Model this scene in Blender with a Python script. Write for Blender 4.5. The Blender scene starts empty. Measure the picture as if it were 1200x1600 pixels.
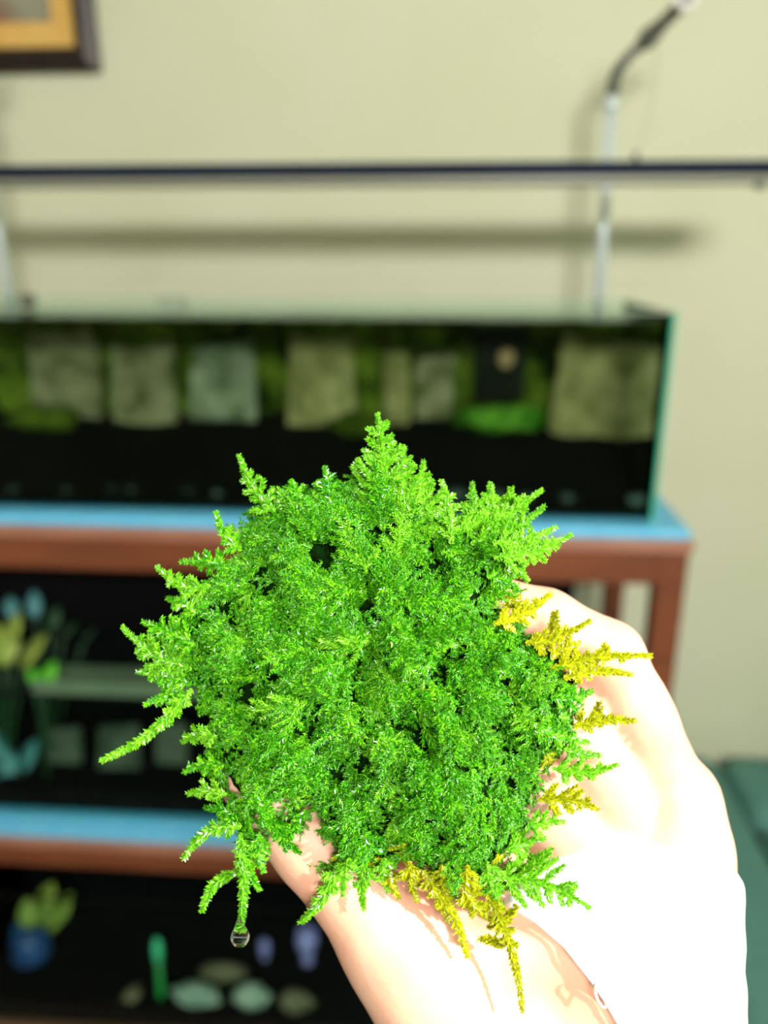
import bpy, bmesh, math, random
import numpy as np
from mathutils import Vector, Matrix, noise

random.seed(7)
rng = np.random.default_rng(11)
scene = bpy.context.scene
COL = scene.collection

# ------------------------------------------------------------------ camera
FPX = 1250.0
PITCH, YAW = math.radians(18), math.radians(4)
CAM = np.array([0.0, 0.0, 1.6])
FW = np.array([-math.sin(YAW) * math.cos(PITCH), math.cos(YAW) * math.cos(PITCH), -math.sin(PITCH)])
RT = np.array([math.cos(YAW), math.sin(YAW), 0.0])
UP = np.cross(RT, FW)
cd = bpy.data.cameras.new('camera')
cd.sensor_fit = 'HORIZONTAL'
cd.sensor_width = 36
cd.lens = FPX / 1200 * 36
cd.clip_start = 0.01
cd.dof.use_dof = True
cd.dof.focus_distance = 0.186
cd.dof.aperture_fstop = 9.0
cam = bpy.data.objects.new('camera', cd)
COL.objects.link(cam)
cam.matrix_world = Matrix((
    (RT[0], UP[0], -FW[0], CAM[0]), (RT[1], UP[1], -FW[1], CAM[1]),
    (RT[2], UP[2], -FW[2], CAM[2]), (0, 0, 0, 1)))
scene.camera = cam

# ------------------------------------------------------------------ world, sun, window light, exposure
w = bpy.data.worlds.new('sky')
scene.world = w
w.use_nodes = True
w.node_tree.nodes['Background'].inputs[0].default_value = (0.62, 0.78, 1.0, 1)
w.node_tree.nodes['Background'].inputs[1].default_value = 0.9

SUNV = Vector((0.82, -0.42, 0.52)).normalized()      # towards the sun
sd = bpy.data.lights.new('sun', 'SUN')
sd.energy = 8.5
sd.angle = math.radians(0.6)
sd.color = (1.0, 0.95, 0.86)
sun = bpy.data.objects.new('sun', sd)
COL.objects.link(sun)
sun.rotation_euler = SUNV.to_track_quat('Z', 'Y').to_euler()
sun.location = (3, -2, 4)

ad = bpy.data.lights.new('window_daylight', 'AREA')   # daylight coming in through the high window behind the camera
ad.shape = 'RECTANGLE'
ad.size, ad.size_y = 0.84, 0.29
ad.energy = 80
ad.color = (1.0, 0.985, 0.93)
al = bpy.data.objects.new('window_daylight', ad)
COL.objects.link(al)
al.location = (0.55, -1.72, 2.44)
al.rotation_euler = Vector((0.08, -1.0, 0.22)).to_track_quat('Z', 'Y').to_euler()

scene.view_settings.view_transform = 'Standard'
scene.view_settings.look = 'None'
scene.view_settings.exposure = 0.0
scene.view_settings.gamma = 1.0
scene.view_settings.use_curve_mapping = False


# ------------------------------------------------------------------ helpers
def at_y(x, y, Y):
    """world point on the vertical plane y=Y that photo position (x, y) shows"""
    d = FW + RT * (x - 600) / FPX + UP * (800 - y) / FPX
    return CAM + d * (Y / d[1])


def at_d(x, y, d):
    return CAM + (FW + RT * (x - 600) / FPX + UP * (800 - y) / FPX) * d


def cs(x, y, d):
    """hand space: right, up, depth in metres"""
    return np.array([(x - 600) / FPX * d, (800 - y) / FPX * d, d])


def hand_to_world(P):
    P = np.asarray(P)
    return CAM + P[..., 0:1] * RT + P[..., 1:2] * UP + P[..., 2:3] * FW


def nodes_of(name):
    m = bpy.data.materials.new(name)
    m.use_nodes = True
    nt = m.node_tree
    return m, nt, nt.nodes['Principled BSDF']


def mat(name, c1, c2=None, rough=0.6, scale=20.0, bump=0.0, bscale=None, stretch=None, metal=0.0, spec=0.5, detail=4.0):
    m, nt, b = nodes_of(name)
    b.inputs['Roughness'].default_value = rough
    b.inputs['Metallic'].default_value = metal
    b.inputs['Specular IOR Level'].default_value = spec
    b.inputs['Base Color'].default_value = (*c1, 1)
    tc = nt.nodes.new('ShaderNodeTexCoord')
    mp = nt.nodes.new('ShaderNodeMapping')
    nt.links.new(tc.outputs['Object'], mp.inputs[0])
    if stretch:
        mp.inputs['Scale'].default_value = stretch
    if c2 is not None:
        n = nt.nodes.new('ShaderNodeTexNoise')
        n.inputs['Scale'].default_value = scale
        n.inputs['Detail'].default_value = detail
        r = nt.nodes.new('ShaderNodeValToRGB')
        r.color_ramp.elements[0].position = 0.35
        r.color_ramp.elements[1].position = 0.65
        r.color_ramp.elements[0].color = (*c1, 1)
        r.color_ramp.elements[1].color = (*c2, 1)
        nt.links.new(mp.outputs[0], n.inputs['Vector'])
        nt.links.new(n.outputs['Fac'], r.inputs[0])
        nt.links.new(r.outputs[0], b.inputs['Base Color'])
    if bump:
        n2 = nt.nodes.new('ShaderNodeTexNoise')
        n2.inputs['Scale'].default_value = bscale or scale * 3
        n2.inputs['Detail'].default_value = 5
        bp = nt.nodes.new('ShaderNodeBump')
        bp.inputs['Strength'].default_value = bump
        bp.inputs['Distance'].default_value = 0.01
        nt.links.new(mp.outputs[0], n2.inputs['Vector'])
        nt.links.new(n2.outputs['Fac'], bp.inputs['Height'])
        nt.links.new(bp.outputs[0], b.inputs['Normal'])
    return m


def glass_mat(name, tint, ior=1.3, rough=0.02):
    m = bpy.data.materials.new(name)
    m.use_nodes = True
    nt = m.node_tree
    nt.nodes.clear()
    o = nt.nodes.new('ShaderNodeOutputMaterial')
    mx = nt.nodes.new('ShaderNodeMixShader')
    t = nt.nodes.new('ShaderNodeBsdfTransparent')
    g = nt.nodes.new('ShaderNodeBsdfGlossy')
    f = nt.nodes.new('ShaderNodeFresnel')
    f.inputs['IOR'].default_value = ior
    t.inputs[0].default_value = (*tint, 1)
    g.inputs['Roughness'].default_value = rough
    g.inputs['Color'].default_value = (0.9, 0.95, 0.95, 1)
    nt.links.new(f.outputs[0], mx.inputs[0])
    nt.links.new(t.outputs[0], mx.inputs[1])
    nt.links.new(g.outputs[0], mx.inputs[2])
    nt.links.new(mx.outputs[0], o.inputs[0])
    return m


def moss_mat(name, dark, mid, light, transl=0.3):
    """each leaflet is an island of its own and takes its own green"""
    m, nt, b = nodes_of(name)
    ge = nt.nodes.new('ShaderNodeNewGeometry')
    oi = nt.nodes.new('ShaderNodeObjectInfo')
    ad_ = nt.nodes.new('ShaderNodeMath')
    ad_.operation = 'MULTIPLY_ADD'
    ad_.inputs[1].default_value = 0.75
    ml = nt.nodes.new('ShaderNodeMath')
    ml.operation = 'MULTIPLY'
    ml.inputs[1].default_value = 0.25
    nt.links.new(oi.outputs['Random'], ml.inputs[0])
    nt.links.new(ge.outputs['Random Per Island'], ad_.inputs[0])
    nt.links.new(ml.outputs[0], ad_.inputs[2])
    r = nt.nodes.new('ShaderNodeValToRGB')
    r.color_ramp.elements[0].color = (*dark, 1)
    r.color_ramp.elements[0].position = 0.05
    r.color_ramp.elements[1].color = (*light, 1)
    r.color_ramp.elements[1].position = 0.95
    e = r.color_ramp.elements.new(0.5)
    e.color = (*mid, 1)
    nt.links.new(ad_.outputs[0], r.inputs[0])
    nt.links.new(r.outputs[0], b.inputs['Base Color'])
    b.inputs['Roughness'].default_value = 0.24
    b.inputs['Specular IOR Level'].default_value = 0.42
    tr = nt.nodes.new('ShaderNodeBsdfTranslucent')
    nt.links.new(r.outputs[0], tr.inputs['Color'])
    mx = nt.nodes.new('ShaderNodeMixShader')
    mx.inputs[0].default_value = transl
    nt.links.new(b.outputs[0], mx.inputs[1])
    nt.links.new(tr.outputs[0], mx.inputs[2])
    nt.links.new(mx.outputs[0], nt.nodes['Material Output'].inputs[0])
    return m


M = {}
M['wall'] = mat('wall_paint', (0.68, 0.70, 0.50), (0.72, 0.73, 0.55), 0.85, 3.0, 0.08, 220)
M['room'] = mat('room_paint', (0.55, 0.55, 0.44), None, 0.9)
M['floor'] = mat('floor_wood', (0.06, 0.035, 0.02), (0.09, 0.05, 0.03), 0.5, 6, 0.1, 40, (1, 8, 1))
M['wood'] = mat('stand_wood', (0.17, 0.048, 0.020), (0.24, 0.070, 0.026), 0.45, 9, 0.1, 60, (1, 10, 10))
M['board'] = mat('lit_edge_wood', (0.38, 0.16, 0.10), (0.46, 0.21, 0.14), 0.45, 9, 0.05, 60, (1, 10, 10))  # paler than the rails: light on the shelf edge is in the colour
M['mat'] = mat('foam_skylit_blue', (0.15, 0.60, 1.0), (0.19, 0.65, 1.0), 0.5, 30)  # pale foam; the blue of reflected skylight is put into its colour
M['black'] = mat('black_panel', (0.004, 0.004, 0.005), None, 0.9, spec=0.1)
M['glass'] = glass_mat('tank_glass', (0.90, 0.97, 0.94), 1.10)
M['side_glass'] = glass_mat('tank_side_glass', (0.16, 0.30, 0.20), 1.15)  # dark green tint stands in for reflections of the tank's inside
M['glass_edge'] = mat('glass_edge_green', (0.05, 0.50, 0.32), (0.08, 0.58, 0.38), 0.2, 30)
M['rim'] = mat('glass_rim_grey', (0.40, 0.47, 0.36), (0.46, 0.52, 0.42), 0.25, 30)
M['brace'] = mat('brace_green', (0.11, 0.20, 0.12), (0.15, 0.25, 0.15), 0.4, 20)
M['water'] = glass_mat('tank_water', (0.80, 0.84, 0.72), 1.12, 0.05)
M['soil'] = mat('black_soil', (0.003, 0.003, 0.003), (0.010, 0.010, 0.009), 1.0, 120, 0.6, 300, spec=0.05)
M['mossmat'] = mat('background_moss', (0.006, 0.022, 0.002), (0.20, 0.27, 0.03), 0.95, 14, 0.9, 160, spec=0.1)
M['tuft'] = mat('background_moss_bright', (0.04, 0.22, 0.01), (0.28, 0.62, 0.08), 0.95, 40, 0.9, 200, spec=0.1)
M['tile1'] = mat('slate_olive_grey', (0.11, 0.11, 0.045), (0.42, 0.36, 0.26), 0.9, 24, 0.6, 200, detail=8)
M['tile2'] = mat('slate_blue_grey', (0.14, 0.17, 0.11), (0.46, 0.45, 0.40), 0.9, 24, 0.6, 200, detail=8)
M['tile3'] = mat('slate_tan', (0.24, 0.21, 0.08), (0.56, 0.46, 0.26), 0.9, 24, 0.6, 200, detail=8)
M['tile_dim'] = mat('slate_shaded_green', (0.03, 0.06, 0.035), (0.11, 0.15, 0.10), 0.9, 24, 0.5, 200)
M['pebble'] = mat('pebble_grey', (0.02, 0.035, 0.04), (0.11, 0.16, 0.20), 0.6, 60)
M['pinkpart'] = mat('beige_plastic', (0.55, 0.33, 0.22), None, 0.5)
M['filter'] = mat('black_plastic', (0.004, 0.005, 0.004), None, 0.6, spec=0.2)
M['bar'] = mat('lamp_navy', (0.008, 0.014, 0.032), (0.011, 0.019, 0.042), 0.7, 10, spec=0.15)
M['diffuser'] = mat('lamp_diffuser', (0.30, 0.30, 0.24), None, 0.35)
M['chrome'] = mat('brushed_steel', (0.72, 0.84, 0.88), (0.80, 0.90, 0.94), 0.3, 8, metal=0.25)
M['dark_joint'] = mat('dark_grey_arm', (0.10, 0.105, 0.085), (0.14, 0.145, 0.12), 0.5, 20)
M['white_ring'] = mat('white_plastic', (0.9, 0.9, 0.88), None, 0.4)
M['wire'] = mat('thin_wire', (0.45, 0.46, 0.36), None, 0.4)
M['frame_wood'] = mat('picture_frame_wood', (0.014, 0.008, 0.007), (0.030, 0.018, 0.016), 0.35, 20, 0.1, 60)
M['frame_bevel'] = mat('picture_frame_bevel', (0.045, 0.04, 0.045), (0.07, 0.06, 0.065), 0.3, 20)
M['gold'] = mat('picture_gold_liner', (0.72, 0.42, 0.10), (0.80, 0.50, 0.15), 0.45, 12)
M['art'] = mat('picture_canvas', (0.30, 0.30, 0.22), (0.24, 0.09, 0.05), 0.8, 9, detail=6)
M['sofa'] = mat('teal_upholstery', (0.10, 0.27, 0.23), (0.12, 0.31, 0.27), 0.9, 60, 0.25, 500)
M['sofa_dark'] = mat('teal_shade_and_base', (0.03, 0.09, 0.08), None, 0.9)
M['skin'] = None
M['cloth'] = mat('white_cotton', (0.88, 0.90, 0.92), (0.92, 0.93, 0.94), 0.85, 60, 0.25, 900)
M['thread'] = mat('grey_thread', (0.50, 0.48, 0.52), None, 0.8)
M['leaf_yellow'] = mat('leaf_yellow_green', (0.22, 0.34, 0.05), (0.38, 0.50, 0.09), 0.5, 30)
M['leaf_lime'] = mat('leaf_lime', (0.10, 0.62, 0.03), (0.20, 0.75, 0.06), 0.5, 30)
M['leaf_teal'] = mat('leaf_blue_green', (0.06, 0.22, 0.26), (0.09, 0.34, 0.32), 0.5, 30)
M['leaf_dark'] = mat('leaf_dark_green', (0.02, 0.07, 0.03), (0.03, 0.11, 0.04), 0.5, 30)
M['blue_pot'] = mat('blue_ceramic', (0.02, 0.06, 0.22), (0.04, 0.12, 0.34), 0.35, 30)
M['violet'] = mat('violet_ceramic', (0.30, 0.30, 0.85), (0.45, 0.44, 0.95), 0.4, 40)
M['rock'] = mat('pale_rock', (0.20, 0.34, 0.26), (0.50, 0.62, 0.50), 0.9, 40, 0.5, 120)
M['rock_tan'] = mat('tan_rock', (0.10, 0.12, 0.06), (0.30, 0.26, 0.15), 0.9, 40, 0.5, 120)
M['tube'] = mat('green_tube', (0.02, 0.40, 0.07), (0.03, 0.50, 0.12), 0.3, 30)
M['tube_tip'] = mat('mint_cap', (0.12, 0.95, 0.50), None, 0.4)
M['moss_shade_core'] = mat('moss_shade_core', (0.002, 0.009, 0.001), (0.005, 0.030, 0.002), 1.0, 400, 0.5, 900, spec=0.05)
M['moss'] = moss_mat('moss_green', (0.009, 0.13, 0.002), (0.060, 0.36, 0.005), (0.28, 0.68, 0.02), 0.22)
M['moss_lime'] = moss_mat('moss_lime', (0.06, 0.28, 0.005), (0.15, 0.48, 0.012), (0.34, 0.74, 0.05), 0.3)
M['moss_yellow'] = moss_mat('moss_yellow', (0.20, 0.24, 0.004), (0.42, 0.46, 0.007), (0.62, 0.66, 0.012), 0.3)
M['drop'] = None


def tag(o, label=None, cat=None, group=None, kind=None):
    if label: o['label'] = label
    if cat: o['category'] = cat
    if group: o['group'] = group
    if kind: o['kind'] = kind
    return o


def empty(name, loc=(0, 0, 0)):
    o = bpy.data.objects.new(name, None)
    o.empty_display_size = 0.02
    COL.objects.link(o)
    o.location = loc
    return o


def link(name, me, m=None, parent=None):
    o = bpy.data.objects.new(name, me)
    COL.objects.link(o)
    if m is not None and not me.materials:
        me.materials.append(m)
    if parent is not None:
        o.parent = parent
        o.matrix_parent_inverse = Matrix.Translation(-Vector(parent.location))
    return o


def mesh_np(name, V, Fs, smooth=False):
    me = bpy.data.meshes.new(name)
    me.from_pydata(np.asarray(V).tolist(), [], [list(map(int, f)) for f in Fs])
    if smooth:
        me.polygons.foreach_set('use_smooth', [True] * len(me.polygons))
    me.update()
    return me


def box(name, lo, hi, m, parent=None, bevel=0.0, seg=2, smooth=False):
    bm = bmesh.new()
    bmesh.ops.create_cube(bm, size=1)
    for v in bm.verts:
        v.co = Vector([lo[i] if v.co[i] < 0 else hi[i] for i in range(3)])
    if bevel:
        bmesh.ops.bevel(bm, geom=bm.edges[:], offset=bevel, segments=seg, profile=0.5, affect='EDGES')
    me = bpy.data.meshes.new(name)
    bm.to_mesh(me); bm.free()
    if smooth:
        me.polygons.foreach_set('use_smooth', [True] * len(me.polygons))
    return link(name, me, m, parent)


def tube(name, pts, rad, m, parent=None, n=14, caps=True):
    pts = [Vector(p) for p in pts]
    rads = rad if hasattr(rad, '__len__') else [rad] * len(pts)
    V, Fs = [], []
    ref = None
    for i, p in enumerate(pts):
        t = (pts[min(i + 1, len(pts) - 1)] - pts[max(i - 1, 0)]).normalized()
        if ref is None:
            ref = t.orthogonal().normalized()
        ref = (ref - t * ref.dot(t)).normalized()
        b = t.cross(ref)
        for k in range(n):
            a = 2 * math.pi * k / n
            V.append(p + (ref * math.cos(a) + b * math.sin(a)) * rads[i])
    for i in range(len(pts) - 1):
        for k in range(n):
            Fs.append((i * n + k, i * n + (k + 1) % n, (i + 1) * n + (k + 1) % n, (i + 1) * n + k))
    if caps:
        Fs.append(tuple(range(n - 1, -1, -1)))
        Fs.append(tuple((len(pts) - 1) * n + k for k in range(n)))
    me = bpy.data.meshes.new(name)
    me.from_pydata([tuple(v) for v in V], [], Fs)
    for p in me.polygons:
        p.use_smooth = len(p.vertices) == 4
    return link(name, me, m, parent)


def prism(name, poly, depth, m, parent=None, bevel=0.0, rough=0.0):
    """outline in the x-z plane given as world points, `depth` thick towards +y; slightly uneven if rough"""
    bm = bmesh.new()
    f = bm.faces.new([bm.verts.new(tuple(p)) for p in poly])
    r = bmesh.ops.extrude_face_region(bm, geom=[f])
    for v in [g for g in r['geom'] if isinstance(g, bmesh.types.BMVert)]:
        v.co.y += depth
    bmesh.ops.recalc_face_normals(bm, faces=bm.faces[:])
    if bevel:
        bmesh.ops.bevel(bm, geom=bm.edges[:], offset=bevel, segments=2, affect='EDGES')
    if rough:
        bmesh.ops.triangulate(bm, faces=bm.faces[:])
        bmesh.ops.subdivide_edges(bm, edges=bm.edges[:], cuts=4, use_grid_fill=True)
        for v in bm.verts:
            v.co += noise.noise_vector(v.co * 45) * rough
    me = bpy.data.meshes.new(name)
    bm.to_mesh(me); bm.free()
    return link(name, me, m, parent)


def blob(name, c, r, m, parent=None, sub=3, amp=0.25, freq=2.2, seed=0.0):
    """an irregular lump: stone, soil heap or tuft"""
    bm = bmesh.new()
    bmesh.ops.create_icosphere(bm, subdivisions=sub, radius=1)
    for v in bm.verts:
        k = 1 + amp * noise.noise(v.co * freq + Vector((seed, seed * 1.7, -seed))) + amp * 0.5 * noise.noise(v.co * freq * 2.7 + Vector((seed, 0, 3)))
        v.co = Vector((c[0] + v.co.x * r[0] * k, c[1] + v.co.y * r[1] * k, c[2] + v.co.z * r[2] * k))
    me = bpy.data.meshes.new(name)
    bm.to_mesh(me); bm.free()
    me.polygons.foreach_set('use_smooth', [True] * len(me.polygons))
    return link(name, me, m, parent)


# ------------------------------------------------------------------ the room
XL, XR, YF, YB, ZC = -2.0, 1.3, -1.75, 1.7, 2.8
tag(box('floor', (XL, YF, -0.08), (XR, YB, 0), M['floor']), kind='structure')
tag(box('ceiling', (XL - .1, YF - .1, ZC), (XR + .1, YB + .1, ZC + 0.08), M['room']), kind='structure')
tag(box('wall_back', (XL - .1, YB, 0), (XR + .1, YB + 0.1, ZC), M['wall']), kind='structure')
tag(box('wall_left', (XL - .1, YF, 0), (XL, YB, ZC), M['room']), kind='structure')
tag(box('baseboard_back', (0.40, YB - 0.015, 0), (XR, YB, 0.09), M['board']), kind='structure')


def wall_with_opening(name, axis, pos, thick, a0, a1, o0, o1, z0, z1):
    r = empty(name)
    tag(r, kind='structure')
    for (p0, p1, q0, q1) in ((a0, o0, 0, ZC), (o1, a1, 0, ZC), (o0, o1, 0, z0), (o0, o1, z1, ZC)):
        lo, hi = [0, 0, q0], [0, 0, q1]
        lo[axis], hi[axis] = p0, p1
        lo[1 - axis], hi[1 - axis] = min(pos, pos + thick), max(pos, pos + thick)
        box('wall_panel', lo, hi, M['room'], r)
    return r


def window_frame(name, axis, pos, o0, o1, z0, z1, t=0.03):
    r = empty(name)
    tag(r, kind='structure')
    for (p0, p1, q0, q1) in ((o0, o0 + t, z0, z1), (o1 - t, o1, z0, z1), (o0 + t, o1 - t, z0, z0 + t), (o0 + t, o1 - t, z1 - t, z1)):
        lo, hi = [0, 0, q0], [0, 0, q1]
        lo[axis], hi[axis] = p0, p1
        lo[1 - axis], hi[1 - axis] = pos - 0.02, pos + 0.02
        box('window_frame', lo, hi, M['white_ring'], r)
    return r


hand_w = at_d(640, 1180, 0.2)
tt = (XR - hand_w[0]) / SUNV[0]
wy, wz = hand_w[1] + SUNV[1] * tt, hand_w[2] + SUNV[2] * tt
wall_with_opening('wall_right', 1, XR, 0.1, YF, YB, wy - 0.26, wy + 0.24, wz - 0.28, wz + 0.28)
window_frame('added_sun_window', 1, XR + 0.05, wy - 0.26, wy + 0.24, wz - 0.28, wz + 0.28)  # unseen window, added and sized so the sun reaches the hand
wall_with_opening('wall_front', 0, YF, -0.1, XL, XR, 0.10, 1.0, 2.29, 2.59)
window_frame('window_2', 0, YF - 0.05, 0.10, 1.0, 2.29, 2.59)

# ------------------------------------------------------------------ the wooden stand
RX0, RX1, RY0, RY1 = -1.02, 0.384, 1.16, 1.535
Z1, Z2, Z3 = 1.187, 0.580, 0.06      # tops of the three shelf boards
st = empty('aquarium_stand', (-0.27, 1.35, 0))
tag(st, 'reddish brown wooden stand of open shelves carrying the aquariums', 'stand')
for px in (RX0, RX1 - 0.045):
    for py in (RY0 + 0.004, RY1 - 0.04):
        box('post', (px, py, 0), (px + (0.045 if py < 1.3 else 0.036), py + 0.04, Z1 - 0.02), M['wood'], st, 0.003)
for zt, h in ((Z1, 0.062), (Z2, 0.050), (Z3, 0.045)):
    box('shelf_board', (RX0 - 0.003, RY0 - 0.006, zt - 0.018), (RX1 + 0.003, RY1 + 0.003, zt), M['board'], st, 0.003)
    box('rail', (RX0 + 0.045, RY0, zt - h - 0.012), (RX1 - 0.045, RY0 + 0.03, zt - 0.018), M['wood'], st, 0.003)
    box('rail', (RX0 + 0.045, RY1 - 0.03, zt - h - 0.012), (RX1 - 0.045, RY1, zt - 0.018), M['wood'], st, 0.003)
    for px in (RX0 + 0.006, RX1 - 0.036):
        box('side_rail', (px, RY0 + 0.045, zt - h - 0.012), (px + 0.03, RY1 - 0.04, zt - 0.018), M['wood'], st, 0.003)
box('added_dark_back', (RX0 + 0.01, RY1 + 0.004, 0.03), (0.285, RY1 + 0.012, Z1 - 0.03), M['black'], st)  # dark board added so the view through the lower shelves stays black
tag(box('foam_mat', (RX0 + 0.004, RY0 + 0.002, Z1), (RX1 - 0.002, RY1 - 0.004, Z1 + 0.014), M['mat'], bevel=0.003),
    'foam mat coloured skylight blue under the top aquarium on the stand', 'mat')
tag(box('foam_mat', (RX0 + 0.05, RY0 + 0.002, Z2), (RX1 - 0.05, RY1 - 0.045, Z2 + 0.014), M['mat'], bevel=0.003),
    'foam mat with skylight blue in its colour on the lower shelf under the dark aquarium', 'mat')


# ------------------------------------------------------------------ aquariums
def aquarium(label, x0, x1, y0, y1, z0, z1, t=0.008, back=None, rim='rim', film=0.024):
    a = empty('aquarium', ((x0 + x1) / 2, (y0 + y1) / 2, z0))
    tag(a, label, 'aquarium')
    box('bottom_pane', (x0, y0, z0), (x1, y1, z0 + t), M['glass'], a)
    box('front_pane', (x0, y0, z0 + t), (x1, y0 + t, z1), M['glass'], a)
    box('back_pane', (x0, y1 - t, z0 + t), (x1, y1, z1), M['glass'], a)
    box('side_pane', (x0, y0 + t, z0 + t), (x0 + t, y1 - t, z1), M['side_glass'], a)
    box('side_pane', (x1 - t, y0 + t, z0 + t), (x1, y1 - t, z1), M['side_glass'], a)
    # ground edges and rims of the glass
    box('glass_edge', (x1, y0 - 0.001, z0), (x1 + 0.005, y0 + t + 0.002, z1 + 0.001), M['glass_edge'], a)
    if rim == 'rim':
        box('glass_edge', (x0 - 0.003, y0 - 0.001, z0), (x0, y0 + t + 0.002, z1 + 0.001), M['glass_edge'], a)
    box('rim', (x0, y0, z1), (x1, y0 + t, z1 + 0.002), M[rim], a)
    box('rim', (x0, y1 - t, z1), (x1, y1, z1 + 0.002), M[rim], a)
    box('rim', (x0, y0 + t, z1), (x0 + t, y1 - t, z1 + 0.002), M[rim], a)
    box('rim', (x1 - t, y0 + t, z1), (x1, y1 - t, z1 + 0.002), M[rim], a)
    if back:
        box('back_film', (x0, y1 + 0.0005, z0), (x1, y1 + 0.002, z1 - film), back, a)
    return a


TX0, TX1, TY0, TY1, TZ0, TZ1 = -0.87, 0.330, 1.20, 1.50, Z1 + 0.014, 1.517
aquarium('long rimless glass aquarium with slate tiles on the foam mat', TX0, TX1, TY0, TY1, TZ0, TZ1, back=M['black'])


def water(label, x0, x1, y0, y1, z0, z1):
    return tag(box('water', (x0, y0, z0), (x1, y1, z1), M['water']), label, 'water', kind='stuff')


water('clear greenish water filling the top aquarium', TX0 + 0.0095, TX1 - 0.0095, TY0 + 0.0095, TY1 - 0.0095, TZ0 + 0.0095, TZ1 - 0.012)


# moss mat growing on the back glass: an uneven sheet with thickness
def moss_sheet(name, x0, x1, z0, z1, y, amp, m, label):
    nx, nz = int((x1 - x0) / 0.008), int((z1 - z0) / 0.008)
    V, Fs = [], []
    for j in range(nz + 1):
        for i in range(nx + 1):
            x, z = x0 + (x1 - x0) * i / nx, z0 + (z1 - z0) * j / nz
            n1 = noise.noise(Vector((x * 30, z * 30, 2))) + 0.6 * noise.noise(Vector((x * 75, z * 75, 5)))
            V.append((x, y - amp * (1.1 + n1), z + 0.004 * n1))
    n0 = len(V)
    for j in range(nz + 1):
        for i in range(nx + 1):
            V.append((x0 + (x1 - x0) * i / nx, y, z0 + (z1 - z0) * j / nz))
    W = nx + 1
    for j in range(nz):
        for i in range(nx):
            a = j * W + i
            Fs.append((a, a + 1, a + W + 1, a + W))
            Fs.append((n0 + a + W, n0 + a + W + 1, n0 + a + 1, n0 + a))
    for i in range(nx):
        Fs.append((i, n0 + i, n0 + i + 1, i + 1))
        a = nz * W + i
        Fs.append((a, a + 1, n0 + a + 1, n0 + a))
    for j in range(nz):
        a = j * W
        Fs.append((a, a + W, n0 + a + W, n0 + a))
        a = j * W + nx
        Fs.append((a, n0 + a, n0 + a + W, a + W))
    return tag(link(name, mesh_np(name, V, Fs, True), m), label, 'moss', kind='stuff')


moss_sheet('moss_carpet', TX0 + 0.02, TX1 - 0.03, TZ0 + 0.085, TZ1 - 0.026, TY1 - 0.011, 0.012, M['mossmat'],
           'dark green moss growing over the back glass of the top aquarium')

# dark soil bank
V, Fs = [], []
nx, ny = 90, 14
for j in range(ny + 1):
    for i in range(nx + 1):
        x = TX0 + 0.0105 + (TX1 - TX0 - 0.021) * i / nx
        t = j / ny
        y = TY0 + 0.0105 + (TY1 - TY0 - 0.024) * t
        z = TZ0 + 0.014 + 0.100 * max(0, t - 0.15) / 0.85 + 0.008 * noise.noise(Vector((x * 14, y * 14, 0))) * min(1, t * 3)
        V.append((x, y, z))
nb = len(V)
for j in (0, ny):
    for i in range(nx + 1):
        V.append((V[j * (nx + 1) + i][0], V[j * (nx + 1) + i][1], TZ0 + 0.0105))
for j in range(ny):
    for i in range(nx):
        a = j * (nx + 1) + i
        Fs.append((a, a + 1, a + nx + 2, a + nx + 1))
for i in range(nx):
    Fs.append((i + 1, i, nb + i, nb + i + 1))
    a, b = ny * (nx + 1) + i, nb + nx + 1 + i
    Fs.append((a, a + 1, b + 1, b))
tag(link('soil', mesh_np('soil', V, Fs, True), M['soil']), 'black soil sloping up to the back of the top aquarium', 'soil', kind='stuff')

# slate tiles leaning on the moss, each from its own outline
TILES = [
    ([(42, 520), (150, 512), (158, 655), (50, 650)], 1.452, 'tile1', 'mossy slate tile furthest left in the top aquarium'),
    ([(172, 540), (268, 530), (276, 672), (176, 665)], 1.440, 'tile1', 'brownish slate tile second from the left in the top aquarium'),
    ([(300, 545), (394, 528), (400, 658), (296, 655)], 1.445, 'tile2', 'bluish grey slate tile third from the left in the top aquarium'),
    ([(452, 526), (548, 520), (557, 670), (448, 668)], 1.440, 'tile3', 'tan slate tile standing above the tall moss spike'),
    ([(600, 548), (638, 545), (640, 662), (602, 665)], 1.445, 'tile3', 'narrow tan slate tile right of the moss spike tip'),
    ([(650, 560), (712, 555), (706, 655), (648, 655)], 1.452, 'tile1', 'dim green slate tile left of the black filter box'),
    ([(882, 522), (998, 534), (966, 702), (856, 676)], 1.420, 'tile3', 'pale slate tile leaning askew at the right end of the aquarium'),
]
for poly, Y, m, lab in TILES:
    o = prism('slate_tile', [at_y(x, y, Y) for x, y in poly], 0.014, M[m], None, 0.002, 0.0035)
    tag(o, lab, 'tile', 'slate tiles in the top aquarium')

f = empty('filter_box', at_y(782, 625, 1.43))
tag(f, 'black filter box hanging in the top aquarium beside the leaning tile', 'filter')
a, b = at_y(742, 625, 1.42), at_y(826, 508, 1.42)
box('housing', (a[0], 1.42, a[2]), (b[0], 1.475, b[2]), M['filter'], f, 0.006)
for k in range(5):
    zz = a[2] + 0.012 + k * 0.012
    box('slot', (a[0] + 0.012, 1.4185, zz), (b[0] - 0.02, 1.4205, zz + 0.004), M['soil'], f)
c = at_y(792, 560, 1.40)
tube('outlet_nozzle', [(c[0], 1.425, c[2]), (c[0], 1.41, c[2]), (c[0] - 0.002, 1.395, c[2] - 0.004)], [0.016, 0.014, 0.012], M['pinkpart'], f)

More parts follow.
